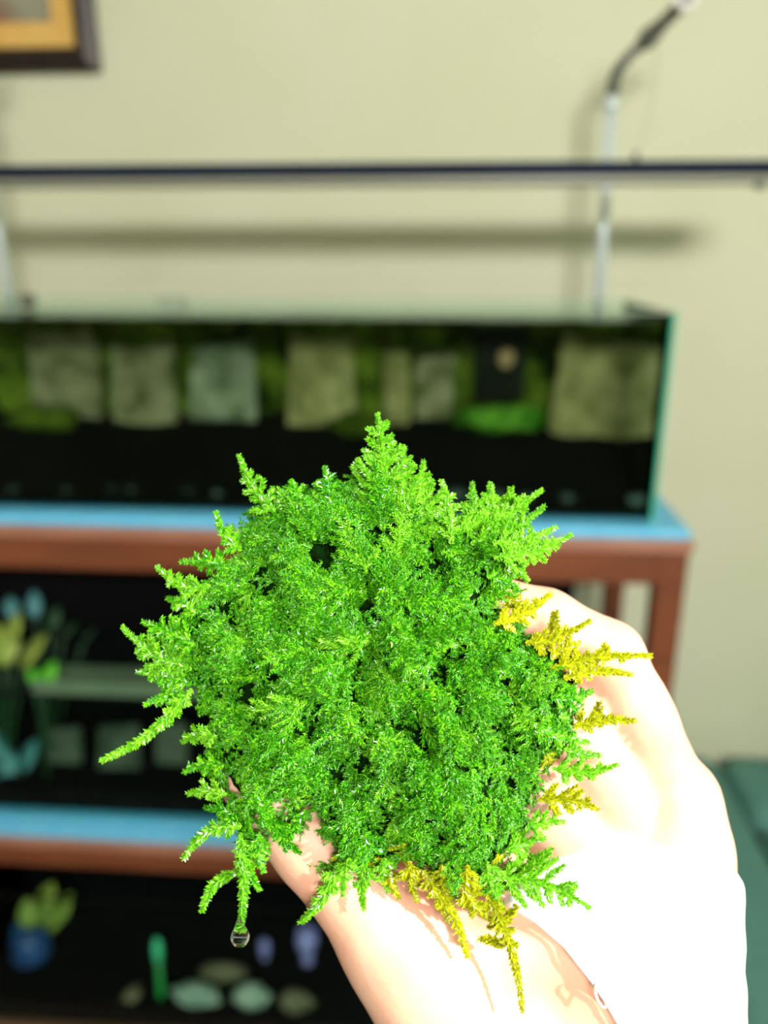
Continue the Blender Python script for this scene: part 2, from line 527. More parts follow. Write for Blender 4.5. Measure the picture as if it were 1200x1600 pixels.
for i, (x, y, rx, lab) in enumerate([(778, 655, 0.078, 'bright green moss cushion below the black filter box'),
                                     (70, 655, 0.070, 'dark green moss cushion below the leftmost slate tile'),
                                     (560, 662, 0.05, 'olive moss cushion at the foot of the tan slate tile'),
                                     (210, 520, 0.07, 'dark moss cushion over the top of the brownish slate tile'),
                                     (345, 512, 0.06, 'dark moss cushion over the top of the bluish grey tile'),
                                     (500, 508, 0.07, 'dark moss cushion over the top of the tan slate tile'),
                                     (660, 530, 0.06, 'dark moss cushion left of the black filter box'),
                                     (935, 515, 0.05, 'dark moss cushion on top of the leaning pale tile')]):
    c = at_y(x, y, 1.43)
    tag(blob('moss_cushion', (c[0], 1.43, c[2]), (rx, 0.03, 0.022), M['tuft' if i == 0 else 'mossmat'], amp=0.5, freq=3.5, seed=i * 3.1), lab, 'moss')

for i in range(18):
    x = -0.80 + i * 0.064 + random.uniform(-0.035, 0.035)
    r = random.choice((0.006, 0.007, 0.009, 0.012))
    o = blob('pebble', (x, TY0 + 0.036 + random.uniform(-0.01, 0.012), TZ0 + 0.022 + r * 0.4), (r * 1.3, r, r * 0.75), M['pebble'], sub=2, amp=0.2, seed=i * 1.3)
    tag(o, 'small grey pebble behind the front glass of the top aquarium', 'pebble', 'pebbles along the front of the top aquarium')

# ------------------------------------------------------------------ lamp over the tank and its two brackets
lb = empty('aquarium_lamp', (-0.2, 1.33, 1.705))
tag(lb, 'long slim dark navy lamp bar hung above the aquarium', 'lamp')
box('housing', (-0.86, 1.285, 1.707), (0.500, 1.375, 1.727), M['bar'], lb, 0.003)
box('diffuser', (-0.855, 1.289, 1.698), (0.492, 1.371, 1.707), M['diffuser'], lb, 0.002)
box('end_cap', (0.500, 1.284, 1.700), (0.506, 1.376, 1.728), M['bar'], lb, 0.002)
tube('hanger_stud', [at_y(993, 256, 1.33), at_y(993, 238, 1.33)], 0.004, M['dark_joint'], lb)
tube('clamp_screw', [(0.462, 1.30, 1.700), (0.462, 1.30, 1.690), (0.462, 1.30, 1.688)], [0.008, 0.009, 0.005], M['dark_joint'], lb)
tube('hanger_stud', [(-0.80, 1.33, 1.722), (-0.80, 1.33, 1.740)], 0.004, M['dark_joint'], lb)


def bracket(dx, label, sgn):
    base = at_y(935, 486, 1.512)
    q = empty('lamp_bracket', (base[0] + dx, 1.512, base[2]))
    tag(q, label, 'bracket', 'lamp hanging brackets')

    def S(p):
        return (p[0] + dx, p[1], p[2])
    x0 = base[0]
    p_top = at_y(956, 152, 1.512)
    tube('pole', [S((x0, 1.512, TZ1 - 0.10)), S((p_top[0], 1.512, p_top[2]))], 0.0088, M['chrome'], q, 20)
    box('clamp', S((x0 - 0.014, 1.502, TZ1 - 0.10)), S((x0 + 0.014, 1.524, TZ1 - 0.06)), M['chrome'], q, 0.003)
    bend = [at_y(956, 156, 1.512), at_y(958, 130, 1.508), at_y(966, 108, 1.498), at_y(982, 88, 1.480), at_y(1004, 68, 1.458)]
    bend2 = [at_y(1004, 68, 1.458), at_y(1030, 42, 1.425), at_y(1056, 16, 1.395), at_y(1075, -2, 1.375)]
    tube('elbow', [S(p) for p in bend], [0.0095, 0.0095, 0.009, 0.0075, 0.0075], M['dark_joint'], q)
    tube('arm', [S(p) for p in bend2], [0.008, 0.010, 0.0095, 0.0095], M['dark_joint'], q)
    tube('joint', [S(at_y(1003, 70, 1.460)), S(at_y(1012, 60, 1.448)), S(at_y(1026, 46, 1.430))], [0.011, 0.0155, 0.0125], M['dark_joint'], q)
    tube('fitting', [S(at_y(956, 176, 1.512)), S(at_y(956, 150, 1.512))], 0.0105, M['chrome'], q)
    # ring at the arm's end
    c = Vector(at_y(1073, -8, 1.365))
    ring = []
    for k in range(25):
        a = 2 * math.pi * k / 24
        ring.append(S(c + Vector((math.cos(a) * 0.0155, 0, math.sin(a) * 0.0155))))
    tube('end_ring', ring, 0.0045, M['white_ring'], q, 10, False)
    wire_top, wire_bot = at_y(1026, 66, 1.425), at_y(993, 240, 1.33)
    mid = (wire_top + wire_bot) / 2 + np.array([0.018, 0, -0.01])
    pts = []
    for k in range(13):
        t = k / 12
        pts.append(S(wire_top * (1 - t) ** 2 + mid * 2 * t * (1 - t) + wire_bot * t * t))
    tube('wire', pts, 0.0009, M['wire'], q, 6)
    return q


bracket(0.0, 'steel pole with bent dark arm at the right of the lamp', 1)
bracket(at_y(8, 440, 1.512)[0] - at_y(936, 440, 1.512)[0], 'steel pole at the left edge of the photo', -1)

# small things clipped on the back rim
for (x, y, wpx, lab) in ((42, 466, 0.02, 'small dark clip on the back rim beside the left pole'), (268, 464, 0.05, 'small grey suction holder on the back rim of the aquarium')):
    c = at_y(x, y, 1.492)
    mm, hh = (M['dark_joint'], 0.006) if x < 100 else (M['rim'], 0.003)
    q = empty('rim_clip', (c[0], 1.496, TZ1))
    tag(q, lab, 'clip')
    box('jaw', (c[0] - wpx / 2, 1.482, TZ1 - 0.012), (c[0] + wpx / 2, 1.4905, TZ1 + hh), mm, q, 0.002)
    box('jaw', (c[0] - wpx / 2, 1.5015, TZ1 - 0.012), (c[0] + wpx / 2, 1.507, TZ1 + hh), mm, q, 0.002)
    box('bridge', (c[0] - wpx / 2, 1.482, TZ1 + 0.003), (c[0] + wpx / 2, 1.507, TZ1 + hh + 0.002), mm, q, 0.002)

# ------------------------------------------------------------------ picture on the wall
pc = at_y(157, 112, 1.69)
px1, pz0 = pc[0], pc[2]
pw, ph, fw_, lw = 0.46, 0.36, 0.042, 0.044
pf = empty('framed_picture', (px1 - pw / 2, 1.695, pz0))
tag(pf, 'picture in a dark wooden frame with a gold liner', 'picture')


def mitred(name, x0, x1, z0, z1, wd, ya, yb, yc, m):
    """four mitred sides of a frame; front slopes from depth ya outside over yb to yc inside"""
    O = [(x0, z0), (x1, z0), (x1, z1), (x0, z1)]
    cx = [(wd, wd), (-wd, wd), (-wd, -wd), (wd, -wd)]
    for k in range(4):
        k2 = (k + 1) % 4
        V = []
        for (kk) in (k, k2):
            ox, oz = O[kk]
            for s, y in ((0, 1.699), (0, ya), (0.45, yb), (1, yc), (1, 1.699)):
                V.append((ox + cx[kk][0] * s, y, oz + cx[kk][1] * s))
        Fs = [(i, (i + 1) % 5, 5 + (i + 1) % 5, 5 + i) for i in range(5)] + [(4, 3, 2, 1, 0), (5, 6, 7, 8, 9)]
        me = mesh_np(name, V, Fs)
        bm = bmesh.new(); bm.from_mesh(me)
        bmesh.ops.recalc_face_normals(bm, faces=bm.faces[:])
        bm.to_mesh(me); bm.free()
        link(name, me, m, pf)


mitred('frame_side', px1 - pw, px1, pz0, pz0 + ph, fw_, 1.678, 1.668, 1.682, M['frame_wood'])
mitred('liner', px1 - pw + fw_, px1 - fw_, pz0 + fw_, pz0 + ph - fw_, lw, 1.684, 1.686, 1.690, M['gold'])
box('canvas', (px1 - pw + fw_ + lw, 1.692, pz0 + fw_ + lw), (px1 - fw_ - lw, 1.697, pz0 + ph - fw_ - lw), M['art'], pf)

# ------------------------------------------------------------------ second aquarium (lower shelf) and third (bottom)
z2top = at_y(150, 1092, 1.20)[2]
aquarium('dark aquarium on the lower shelf of the stand', -0.96, 0.27, 1.20, 1.48, Z2 + 0.014, z2top, back=M['black'], rim='filter', film=0.004)
tag(box('soil', (-0.948, 1.212, Z2 + 0.0235), (0.258, 1.468, Z2 + 0.07), M['soil']), 'black soil filling the lower shelf aquarium', 'soil', kind='stuff')
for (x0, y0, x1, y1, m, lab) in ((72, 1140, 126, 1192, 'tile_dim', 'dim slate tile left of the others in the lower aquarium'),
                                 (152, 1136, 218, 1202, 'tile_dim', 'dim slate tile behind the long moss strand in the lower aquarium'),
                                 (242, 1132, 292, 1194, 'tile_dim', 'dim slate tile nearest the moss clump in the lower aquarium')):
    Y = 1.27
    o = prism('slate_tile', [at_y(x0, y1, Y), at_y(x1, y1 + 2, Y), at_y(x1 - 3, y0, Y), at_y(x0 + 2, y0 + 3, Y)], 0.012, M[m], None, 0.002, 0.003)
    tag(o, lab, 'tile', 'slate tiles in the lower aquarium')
bq = empty('glass_brace', at_y(150, 1100, 1.30))
tag(bq, 'pale green glass brace lying across the lower aquarium', 'brace')
pA, pB = at_y(72, 1118, 1.24), at_y(235, 1080, 1.24)
box('brace_strip', (pA[0], 1.212, z2top + 0.003), (pB[0] + 0.35, 1.30, z2top + 0.009), M['brace'], bq, 0.002)
box('brace_lip', (pA[0], 1.205, z2top + 0.003), (pB[0] + 0.35, 1.211, z2top + 0.028), M['brace'], bq, 0.002)


def leaf_mesh(name, L, W, bend=0.3, fold=0.15):
    V, Fs = [], []
    n = 8
    for i in range(n + 1):
        t = i / n
        wd = W * math.sin(math.pi * min(1, t * 0.93 + 0.07)) ** 0.8 * 0.5
        y, z = L * t, -bend * L * t * t
        for s in (-1, 0, 1):
            V.append((s * wd, y, z + abs(s) * fold * wd))
    for i in range(n):
        for s in (0, 1):
            a = i * 3 + s
            Fs.append((a, a + 1, a + 4, a + 3))
    me = mesh_np(name, V, Fs, True)
    bm = bmesh.new(); bm.from_mesh(me)
    r = bmesh.ops.solidify(bm, geom=bm.faces[:], thickness=0.0012)
    bm.to_mesh(me); bm.free()
    return me


def leafy(name, label, root, leaves, m, stem_h, m_stem=None):
    """leaves: list of (world tip-side position, length, width, yaw, pitch)"""
    r = empty(name, root)
    tag(r, label, 'plant')
    for k, (p, L, W, az, el) in enumerate(leaves):
        me = leaf_mesh('leaf', L, W)
        me.materials.append(M[m[k % len(m)]])
        o = bpy.data.objects.new('leaf', me)
        COL.objects.link(o)
        o.parent = r
        o.location = Vector(p) - Vector(root)
        o.rotation_euler = (el, 0, az)
        tube('stem', [root, (Vector(root) + Vector(p)) / 2 + Vector((0, 0, 0.015)), p], 0.0022, M['leaf_dark'], r, 6)
    return r


def lp(x, y, Y, L, W, az, el):
    return (tuple(at_y(x, y, Y)), L, W, math.radians(az), math.radians(el))


leafy('aquatic_plant', 'yellow green leafy plant at the left edge behind the lower aquarium glass', tuple(at_y(10, 1240, 1.27)),
      [lp(8, 1040, 1.25, 0.075, 0.050, 10, 70), lp(36, 1045, 1.25, 0.07, 0.045, -35, 60), lp(-12, 1030, 1.25, 0.08, 0.05, 30, 65),
       lp(20, 1000, 1.27, 0.05, 0.035, -20, 80)], ['leaf_yellow'], 0.1)
leafy('aquatic_plant', 'bright lime leaf standing beside the pale glass brace', tuple(at_y(76, 1240, 1.24)),
      [lp(70, 1078, 1.23, 0.052, 0.040, -25, 72), lp(58, 1070, 1.235, 0.035, 0.022, 45, 50)], ['leaf_lime'], 0.1)
leafy('aquatic_plant', 'blue green plant with drooping leaves at the lower left', tuple(at_y(24, 1275, 1.26)),
      [lp(14, 1225, 1.24, 0.07, 0.040, 20, 75), lp(38, 1205, 1.24, 0.06, 0.038, -25, 70), lp(24, 1265, 1.235, 0.045, 0.026, -10, 80),
       lp(2, 1190, 1.245, 0.06, 0.03, 35, 60)], ['leaf_teal'], 0.1)
leafy('aquatic_plant', 'dark teal plant with small raised leaves under the upper shelf', tuple(at_y(80, 1180, 1.33)),
      [lp(80, 985, 1.30, 0.045, 0.030, -15, 70), lp(55, 965, 1.30, 0.05, 0.026, 20, 75), lp(98, 1000, 1.30, 0.04, 0.022, -50, 60),
       lp(20, 965, 1.30, 0.04, 0.026, 30, 70), lp(130, 1005, 1.30, 0.035, 0.02, -60, 60)], ['leaf_dark', 'leaf_teal'], 0.1)

# bottom shelf
aquarium('low dark aquarium on the bottom shelf with pale rocks', -0.96, 0.27, 1.20, 1.48, Z3, 0.40, back=M['black'], rim='filter', film=0.004)


def lathe(name, c, prof, m, parent=None, n=20):
    V, Fs = [], []
    for r, z in prof:
        for k in range(n):
            a = 2 * math.pi * k / n
            V.append((c[0] + r * math.cos(a), c[1] + r * math.sin(a), c[2] + z))
    for i in range(len(prof) - 1):
        for k in range(n):
            Fs.append((i * n + k, i * n + (k + 1) % n, (i + 1) * n + (k + 1) % n, (i + 1) * n + k))
    Fs.append(tuple(range(n - 1, -1, -1)))
    Fs.append(tuple((len(prof) - 1) * n + k for k in range(n)))
    return link(name, mesh_np(name, V, Fs, True), m, parent)


def ornament(x, ybase, ytop, wpx, Y, label):
    b, t = at_y(x, ybase, Y), at_y(x, ytop, Y)
    h = t[2] - b[2]
    r = wpx / FPX * Y * 0.55
    o = empty('ornament', tuple(b))
    tag(o, label, 'ornament')
    lathe('base', b, [(r, 0), (r, h * .12), (r * .7, h * .2)], M['violet'], o)
    lathe('body', b, [(r * .55, h * .2), (r * .45, h * .5), (r * .5, h * .7)], M['violet'], o)
    lathe('top', b, [(r * .8, h * .7), (r * .85, h * .85), (r * .75, h), (r * .5, h)], M['violet'], o)
    box('plinth', (b[0] - r, Y - r, Z3 + 0.0105), (b[0] + r, Y + r, b[2]), M['soil'], o)


ornament(416, 1530, 1472, 22, 1.36, 'slim violet ornament in the bottom aquarium')
ornament(482, 1532, 1456, 46, 1.36, 'wider violet ornament in the bottom aquarium beside the thumb')
c = at_y(54, 1510, 1.34)
jr = empty('blue_jar', tuple(c))
tag(jr, 'dark blue jar holding a pale leafy plant at the lower left', 'jar')
h = at_y(54, 1448, 1.34)[2] - c[2]
lathe('body', c, [(0.03, 0), (0.042, h * .3), (0.040, h * .75), (0.030, h * .92)], M['blue_pot'], jr)
lathe('lip', c, [(0.030, h * .92), (0.034, h), (0.026, h)], M['blue_pot'], jr)
box('plinth', (c[0] - .05, 1.30, Z3 + 0.0105), (c[0] + .05, 1.38, c[2]), M['soil'], jr)
leafy('aquatic_plant', 'pale yellow green leafy head growing from the blue jar', tuple(at_y(56, 1455, 1.34)),
      [lp(60, 1445, 1.32, 0.07, 0.05, -30, 62), lp(75, 1455, 1.31, 0.075, 0.055, -45, 60), lp(45, 1450, 1.32, 0.06, 0.04, 20, 70),
       lp(70, 1425, 1.33, 0.06, 0.05, -20, 75), lp(92, 1440, 1.32, 0.06, 0.045, -35, 70)], ['leaf_yellow'], 0.1)

for i, (x, y, rx, rz, m, lab) in enumerate([(306, 1556, 0.052, 0.024, 'rock', 'pale flat rock right of the green tube'),
                                            (392, 1556, 0.040, 0.024, 'rock', 'rounded pale rock below the slim violet ornament'),
                                            (340, 1590, 0.045, 0.022, 'rock_tan', 'tan rock in front of the pale flat rock'),
                                            (462, 1564, 0.035, 0.020, 'rock_tan', 'dim greenish rock below the wider violet ornament'),
                                            (208, 1562, 0.022, 0.028, 'rock_tan', 'small dim rock left of the green tube'),
                                            (350, 1518, 0.050, 0.012, 'rock_tan', 'low dim rock behind the pale flat rock')]):
    c = at_y(x, y, 1.25 + (0.06 if i == 5 else 0) - (0.012 if i == 2 else 0))
    tag(blob('rock', c, (rx, 0.022, rz), M[m], amp=0.35, freq=1.8, seed=i * 2.3 + 1), lab, 'rock')
tag(box('soil', (-0.948, 1.212, Z3 + 0.0095), (0.258, 1.468, Z3 + 0.05), M['soil']), 'black soil filling the bottom aquarium', 'soil', kind='stuff')
tp, tb = at_y(245, 1468, 1.25), at_y(258, 1640, 1.25)
tu = empty('glass_tube', tuple(tb))
tag(tu, 'upright green tube with a bright mint tip at the bottom left', 'tube')
tpv, tbv = Vector(tp), Vector(tb)
tube('shaft', [tbv, tpv.lerp(tbv, 0.2)], 0.0055, M['tube'], tu)
tube('cap', [tpv.lerp(tbv, 0.2), tpv.lerp(tbv, 0.14), tpv.lerp(tbv, 0.05), tpv], [0.0055, 0.0085, 0.0085, 0.004], M['tube_tip'], tu)

# ------------------------------------------------------------------ teal sofa right of the stand
sf = empty('sofa', (0.98, 1.30, 0))
tag(sf, 'dark teal upholstered sofa arm at the lower right', 'sofa')
box('arm', (0.47, 0.45, 0.05), (0.668, 1.66, 0.488), M['sofa'], sf, 0.045, 6, True)
box('backrest', (0.86, 1.44, 0.05), (1.26, 1.67, 0.72), M['sofa'], sf, 0.05, 5, True)
box('seat_cushion', (0.672, 0.47, 0.22), (1.26, 1.43, 0.47), M['sofa'], sf, 0.04, 5, True)
box('corner_pad', (0.672, 1.435, 0.05), (0.855, 1.66, 0.488), M['sofa'], sf, 0.04, 5, True)
box('base', (0.52, 0.52, 0.04), (1.24, 1.62, 0.22), M['sofa_dark'], sf, 0.01)
tube('crease_shade', [(0.670, 0.52, 0.462), (0.670, 1.0, 0.464), (0.670, 1.42, 0.464)], 0.005, M['sofa_dark'], sf, 8)  # dark strip painting the shade in the crease between arm and cushion
for (x, y) in ((0.55, 0.55), (1.22, 0.55), (0.55, 1.6), (1.22, 1.6)):
    tube('foot', [(x, y, 0.0), (x, y, 0.05)], [0.018, 0.024], M['frame_wood'], sf)

# ------------------------------------------------------------------ the hand: one continuous skin surface grown from a distance field
sm, nt, b = nodes_of('skin')
b.inputs['Base Color'].default_value = (0.78, 0.47, 0.33, 1)
b.inputs['Roughness'].default_value = 0.5
b.inputs['Subsurface Weight'].default_value = 0.35
b.inputs['Subsurface Radius'].default_value = (1.0, 0.25, 0.12)
b.inputs['Subsurface Scale'].default_value = 0.0035
tc = nt.nodes.new('ShaderNodeTexCoord')
n1 = nt.nodes.new('ShaderNodeTexNoise'); n1.inputs['Scale'].default_value = 55; n1.inputs['Detail'].default_value = 4
r1 = nt.nodes.new('ShaderNodeValToRGB')
r1.color_ramp.elements[0].color = (0.66, 0.33, 0.225, 1); r1.color_ramp.elements[0].position = 0.3
r1.color_ramp.elements[1].color = (0.68, 0.42, 0.30, 1); r1.color_ramp.elements[1].position = 0.7
nt.links.new(tc.outputs['Object'], n1.inputs['Vector'])
nt.links.new(n1.outputs['Fac'], r1.inputs[0])
nt.links.new(r1.outputs[0], b.inputs['Base Color'])
vo = nt.nodes.new('ShaderNodeTexNoise'); vo.inputs['Scale'].default_value = 700; vo.inputs['Detail'].default_value = 6
bp = nt.nodes.new('ShaderNodeBump'); bp.inputs['Strength'].default_value = 0.15; bp.inputs['Distance'].default_value = 0.0006
nt.links.new(tc.outputs['Object'], vo.inputs['Vector'])
nt.links.new(vo.outputs['Fac'], bp.inputs['Height'])
nt.links.new(bp.outputs[0], b.inputs['Normal'])
M['skin'] = sm


def seg_sd(P, a, b, ra, rb):
    ab = b - a
    x, y, z = P[..., 0] - a[0], P[..., 1] - a[1], P[..., 2] - a[2]
    t = np.clip((x * ab[0] + y * ab[1] + z * ab[2]) / (ab @ ab), 0, 1)
    return np.sqrt((x - t * ab[0]) ** 2 + (y - t * ab[1]) ** 2 + (z - t * ab[2]) ** 2) - (ra + (rb - ra) * t)


def smin(a, b, k):
    h = np.clip(0.5 + 0.5 * (b - a) / k, 0, 1)
    return b + (a - b) * h - k * h * (1 - h)


def smax(a, b, k):
    return -smin(-a, -b, k)


WR = cs(905, 1790, 0.236)
FINGERS = {
    'little': ([(1052, 1250, .2225), (950, 1026, .2190), (852, 972, .2165), (772, 942, .2125)], [.0108, .0096, .0088, .0074]),
    'ring':   ([(1012, 1325, .2235), (890, 1136, .2170), (785, 1092, .2135), (690, 1072, .2100)], [.0116, .0102, .0093, .0080]),
    'middle': ([(962, 1375, .2235), (838, 1246, .2150), (730, 1205, .2120), (625, 1190, .2100)], [.0120, .0102, .0094, .0082]),
    'index':  ([(905, 1415, .2235), (772, 1358, .2155), (672, 1315, .2125), (580, 1280, .2100)], [.0120, .0098, .0090, .0080]),
}
THUMB = ([(770, 1690, .219), (612, 1462, .2110), (492, 1315, .2080), (392, 1212, .2070)], [.0215, .0130, .0110, .0086])


def hand_sd(P):
    d = None
    # forearm and palm
    fa = seg_sd(P, WR, cs(1010, 2700, 0.30), .0300, .037)
    d = fa
    for name, (pts, rad) in FINGERS.items():
        m = cs(*pts[0])
        d = smin(d, seg_sd(P, WR + np.array([(m[0] - WR[0]) * 0.35, 0, 0]), m, .0165, .0130), .012)
    d = smin(d, seg_sd(P, cs(1060, 1660, .226), cs(1070, 1345, .222), .0168, .0115), .012)   # heel of the hand, little-finger side
    t = [cs(*p) for p in THUMB[0]]
    th = seg_sd(P, t[0], t[1], THUMB[1][0], THUMB[1][1])
    th = smin(th, seg_sd(P, t[1], t[2], THUMB[1][1], THUMB[1][2]), .006)
    th = smin(th, seg_sd(P, t[2], t[3], THUMB[1][2], THUMB[1][3]), .004)
    th = smin(th, seg_sd(P, cs(452, 1272, .2060), cs(412, 1232, .2055), .0092, .0082), .004)   # pad
    d = smin(d, th, .016)
    # web between thumb and index finger
    d = smin(d, seg_sd(P, cs(650, 1500, .214), cs(860, 1430, .224), .0085, .0095), .016)
    for name, (pts, rad) in FINGERS.items():
        q = [cs(*p) for p in pts]
        f = seg_sd(P, q[0], q[1], rad[0], rad[1])
        f = smin(f, seg_sd(P, q[1], q[2], rad[1], rad[2]), .003)
        f = smin(f, seg_sd(P, q[2], q[3], rad[2], rad[3]), .003)
        mid = (q[0] * 0.45 + q[1] * 0.55) + np.array([0, 0, -.0018])
        f = smin(f, seg_sd(P, mid, mid + (q[1] - q[0]) * 0.12, rad[1] * .98, rad[1] * .96), .004)   # fleshy pad
        d = smin(d, f, .0014)
    # creases: palm lines and the folds at the thumb
    for (a, b_, r) in ((cs(700, 1545, .192), cs(640, 1490, .1915), .0013), (cs(600, 1420, .192), cs(560, 1440, .192), .001)):
        d = smax(d, -(seg_sd(P, a, b_, r, r)), .003)
    return d


def surface_nets(fn, lo, hi, h):
    lo, hi = np.array(lo), np.array(hi)
    n = np.ceil((hi - lo) / h).astype(int) + 1
    ax = [lo[i] + h * np.arange(n[i]) for i in range(3)]
    K = 5                                                   # coarse pass first, then only the points near the surface
    nc = n // K + 2
    G = np.stack(np.meshgrid(*[lo[i] + h * K * np.arange(nc[i]) for i in range(3)], indexing='ij'), -1)
    Dc = fn(G.reshape(-1, 3)).reshape(nc)
    ii = [np.minimum((np.arange(n[i]) + K // 2) // K, nc[i] - 1) for i in range(3)]
    D = Dc[np.ix_(*ii)].copy()
    near = np.argwhere(np.abs(D) < K * h * 1.25)
    D[tuple(near.T)] = fn(lo + near * h)
    S = D < 0
    c = n - 1
    acc = np.zeros((*c, 3)); cnt = np.zeros(c)
    for axis in range(3):
        o1, o2 = [a for a in range(3) if a != axis]
        for p in (0, 1):
            for q in (0, 1):
                s0 = [slice(0, c[k]) for k in range(3)]
                s0[o1] = slice(p, p + c[o1]); s0[o2] = slice(q, q + c[o2])
                s1 = list(s0); s1[axis] = slice(1, 1 + c[axis])
                d0, d1 = D[tuple(s0)], D[tuple(s1)]
                x = (d0 < 0) != (d1 < 0)
                t = np.where(x, d0 / np.where(x, d0 - d1, 1), 0)
                acc[..., axis] += np.where(x, t, 0)
                acc[..., o1] += np.where(x, p, 0)
                acc[..., o2] += np.where(x, q, 0)
                cnt += x
    use = cnt > 0
    idx = -np.ones(c, int)
    idx[use] = np.arange(use.sum())
    cell = np.argwhere(use)
    V = lo + (cell + acc[use] / cnt[use][:, None]) * h
    Fs = []
    for axis in range(3):
        o1, o2 = [(1, 2), (2, 0), (0, 1)][axis]
        s0 = [slice(1, c[k]) for k in range(3)]
        s0[axis] = slice(0, c[axis])
        s1 = list(s0); s1[axis] = slice(1, 1 + c[axis])
        a, b_ = S[tuple(s0)], S[tuple(s1)]
        e = np.argwhere(a != b_)
        base = e + np.array([0 if k == axis else 1 for k in range(3)])
        sg = a[tuple(e.T)]
        u1 = np.zeros(3, int); u1[o1] = 1
        u2 = np.zeros(3, int); u2[o2] = 1
        q = [idx[tuple((base - o).T)] for o in (u1 + u2, u2, 0 * u1, u1)]
        Q = np.stack(q, 1)
        Q[~sg] = Q[~sg][:, ::-1]
        Fs.append(Q)
    Fs = np.concatenate(Fs)
    return V, Fs[(Fs >= 0).all(1)]


def relax(V, Fs, it, lam=0.5):
    E = np.concatenate([Fs[:, [0, 1]], Fs[:, [1, 2]], Fs[:, [2, 3]], Fs[:, [3, 0]]])
    for _ in range(it):
        s = np.zeros_like(V); c = np.zeros(len(V))
        np.add.at(s, E[:, 0], V[E[:, 1]]); np.add.at(s, E[:, 1], V[E[:, 0]])
        np.add.at(c, E[:, 0], 1); np.add.at(c, E[:, 1], 1)
        V = V * (1 - lam) + s / c[:, None] * lam
    return V


pw_ = hand_to_world(cs(1010, 2650, 0.30))
person = empty('person', tuple(pw_))
tag(person, "person's bare hand with a white sleeve over the palm, holding the moss clump", 'person')
V, Fs = surface_nets(hand_sd, (-.060, -.40, .168), (.150, -.010, .30), .0016)
V = relax(V, Fs, 2)
link('hand', mesh_np('hand', hand_to_world(V), Fs[:, ::-1], True), M['skin'], person)

SEAM_Y = np.array([1300, 1400, 1440, 1478, 1540, 1600, 1680, 1740, 1800, 1860, 3000])
SEAM_X = np.array([760, 775, 832, 876, 925, 962, 985, 960, 820, 500, 400])
TOP_X = np.array([700, 780, 870, 930, 985, 1060, 1160, 1300])
TOP_Y = np.array([1440, 1398, 1336, 1314, 1306, 1330, 1384, 1460])


def sleeve_sd(P):
    d = hand_sd(P)
    u, v, z = P[..., 0], P[..., 1], P[..., 2]
    x, y = u / 0.208 * FPX + 600, 800 - v / 0.208 * FPX
    wr = 0.0002 * np.sin(u * 260 + v * 520) + 0.0002 * np.sin(u * 700 - v * 300 + z * 400)
    o = d - 0.0020 - wr
    k = 0.208 / FPX
    return smax(smax(o, (np.interp(y, SEAM_Y, SEAM_X) - x) * k * 0.75, .0012), (np.interp(x, TOP_X, TOP_Y) - y) * k * 0.85, .0012)


V, Fs = surface_nets(sleeve_sd, (-.060, -.39, .168), (.150, -.080, .30), .0016)
V = relax(V, Fs, 3)
slv = link('sleeve', mesh_np('sleeve', hand_to_world(V), Fs[:, ::-1], True), M['cloth'], person)
slv['label'] = 'white cotton sleeve with an opening for the thumb'
# the loose loop of thread on the seam
lc = cs(938, 1556, 0.1935)
pts = []
for k in range(17):
    a = 2 * math.pi * k / 16
    pts.append(tuple(hand_to_world(lc + np.array([0.0011 * math.cos(a) + 0.0006 * math.sin(a), 0.0028 * math.sin(a), 0.0005 * math.sin(a * 2)]))))


def front_depth(fn, x, y, d0=0.16, d1=0.26):
    ds = np.linspace(d0, d1, 400)
    P = np.stack([(x - 600) / FPX * ds, (800 - y) / FPX * ds, ds], -1)
    s = fn(P)
    k = np.argmax(s < 0)
    return ds[k] if (s < 0).any() else None


dl = (front_depth(sleeve_sd, 946, 1556) or 0.2) - 0.0012
lc = cs(938, 1556, dl)
pts = []
for k in range(17):
    a = 2 * math.pi * k / 16
    pts.append(tuple(hand_to_world(lc + np.array([0.0011 * math.cos(a) - 0.0009 * math.sin(a), 0.0030 * math.sin(a), 0.0004 * math.sin(a * 2)]))))
tube('thread_loop', pts, 0.00028, M['cloth'], slv, 6, False)
# stitched hem along the thumb opening
hem = []
for y in np.linspace(1420, 1640, 34):
    x = float(np.interp(y, SEAM_Y, SEAM_X)) + 5
    d = front_depth(sleeve_sd, x + 4, y)
    if d:
        hem.append(tuple(hand_to_world(cs(x, y, d - 0.0001))))
tube('hem', hem, 0.0004, M['thread'], slv, 6)

# ------------------------------------------------------------------ the moss clump
# a twig is a thin stem with rows of tiny leaflets; a frond is an axis with such twigs on both sides
class Buf:
    def __init__(s):
        s.V, s.F, s.n = [], [], 0

    def add(s, V, Fs):
        s.V.append(V); s.F.append(Fs + s.n); s.n += len(V)

    def get(s):
        return np.concatenate(s.V), np.concatenate(s.F)


def unit(a):
    return a / np.maximum(np.linalg.norm(a, axis=-1, keepdims=True), 1e-12)


def resample(path, step):
    path = np.asarray(path, float)
    L = np.concatenate([[0], np.cumsum(np.linalg.norm(np.diff(path, axis=0), axis=1))])
    n = max(3, int(L[-1] / step))
    s = np.linspace(0, L[-1], n)
    return np.stack([np.interp(s, L, path[:, k]) for k in range(3)], 1), L[-1]


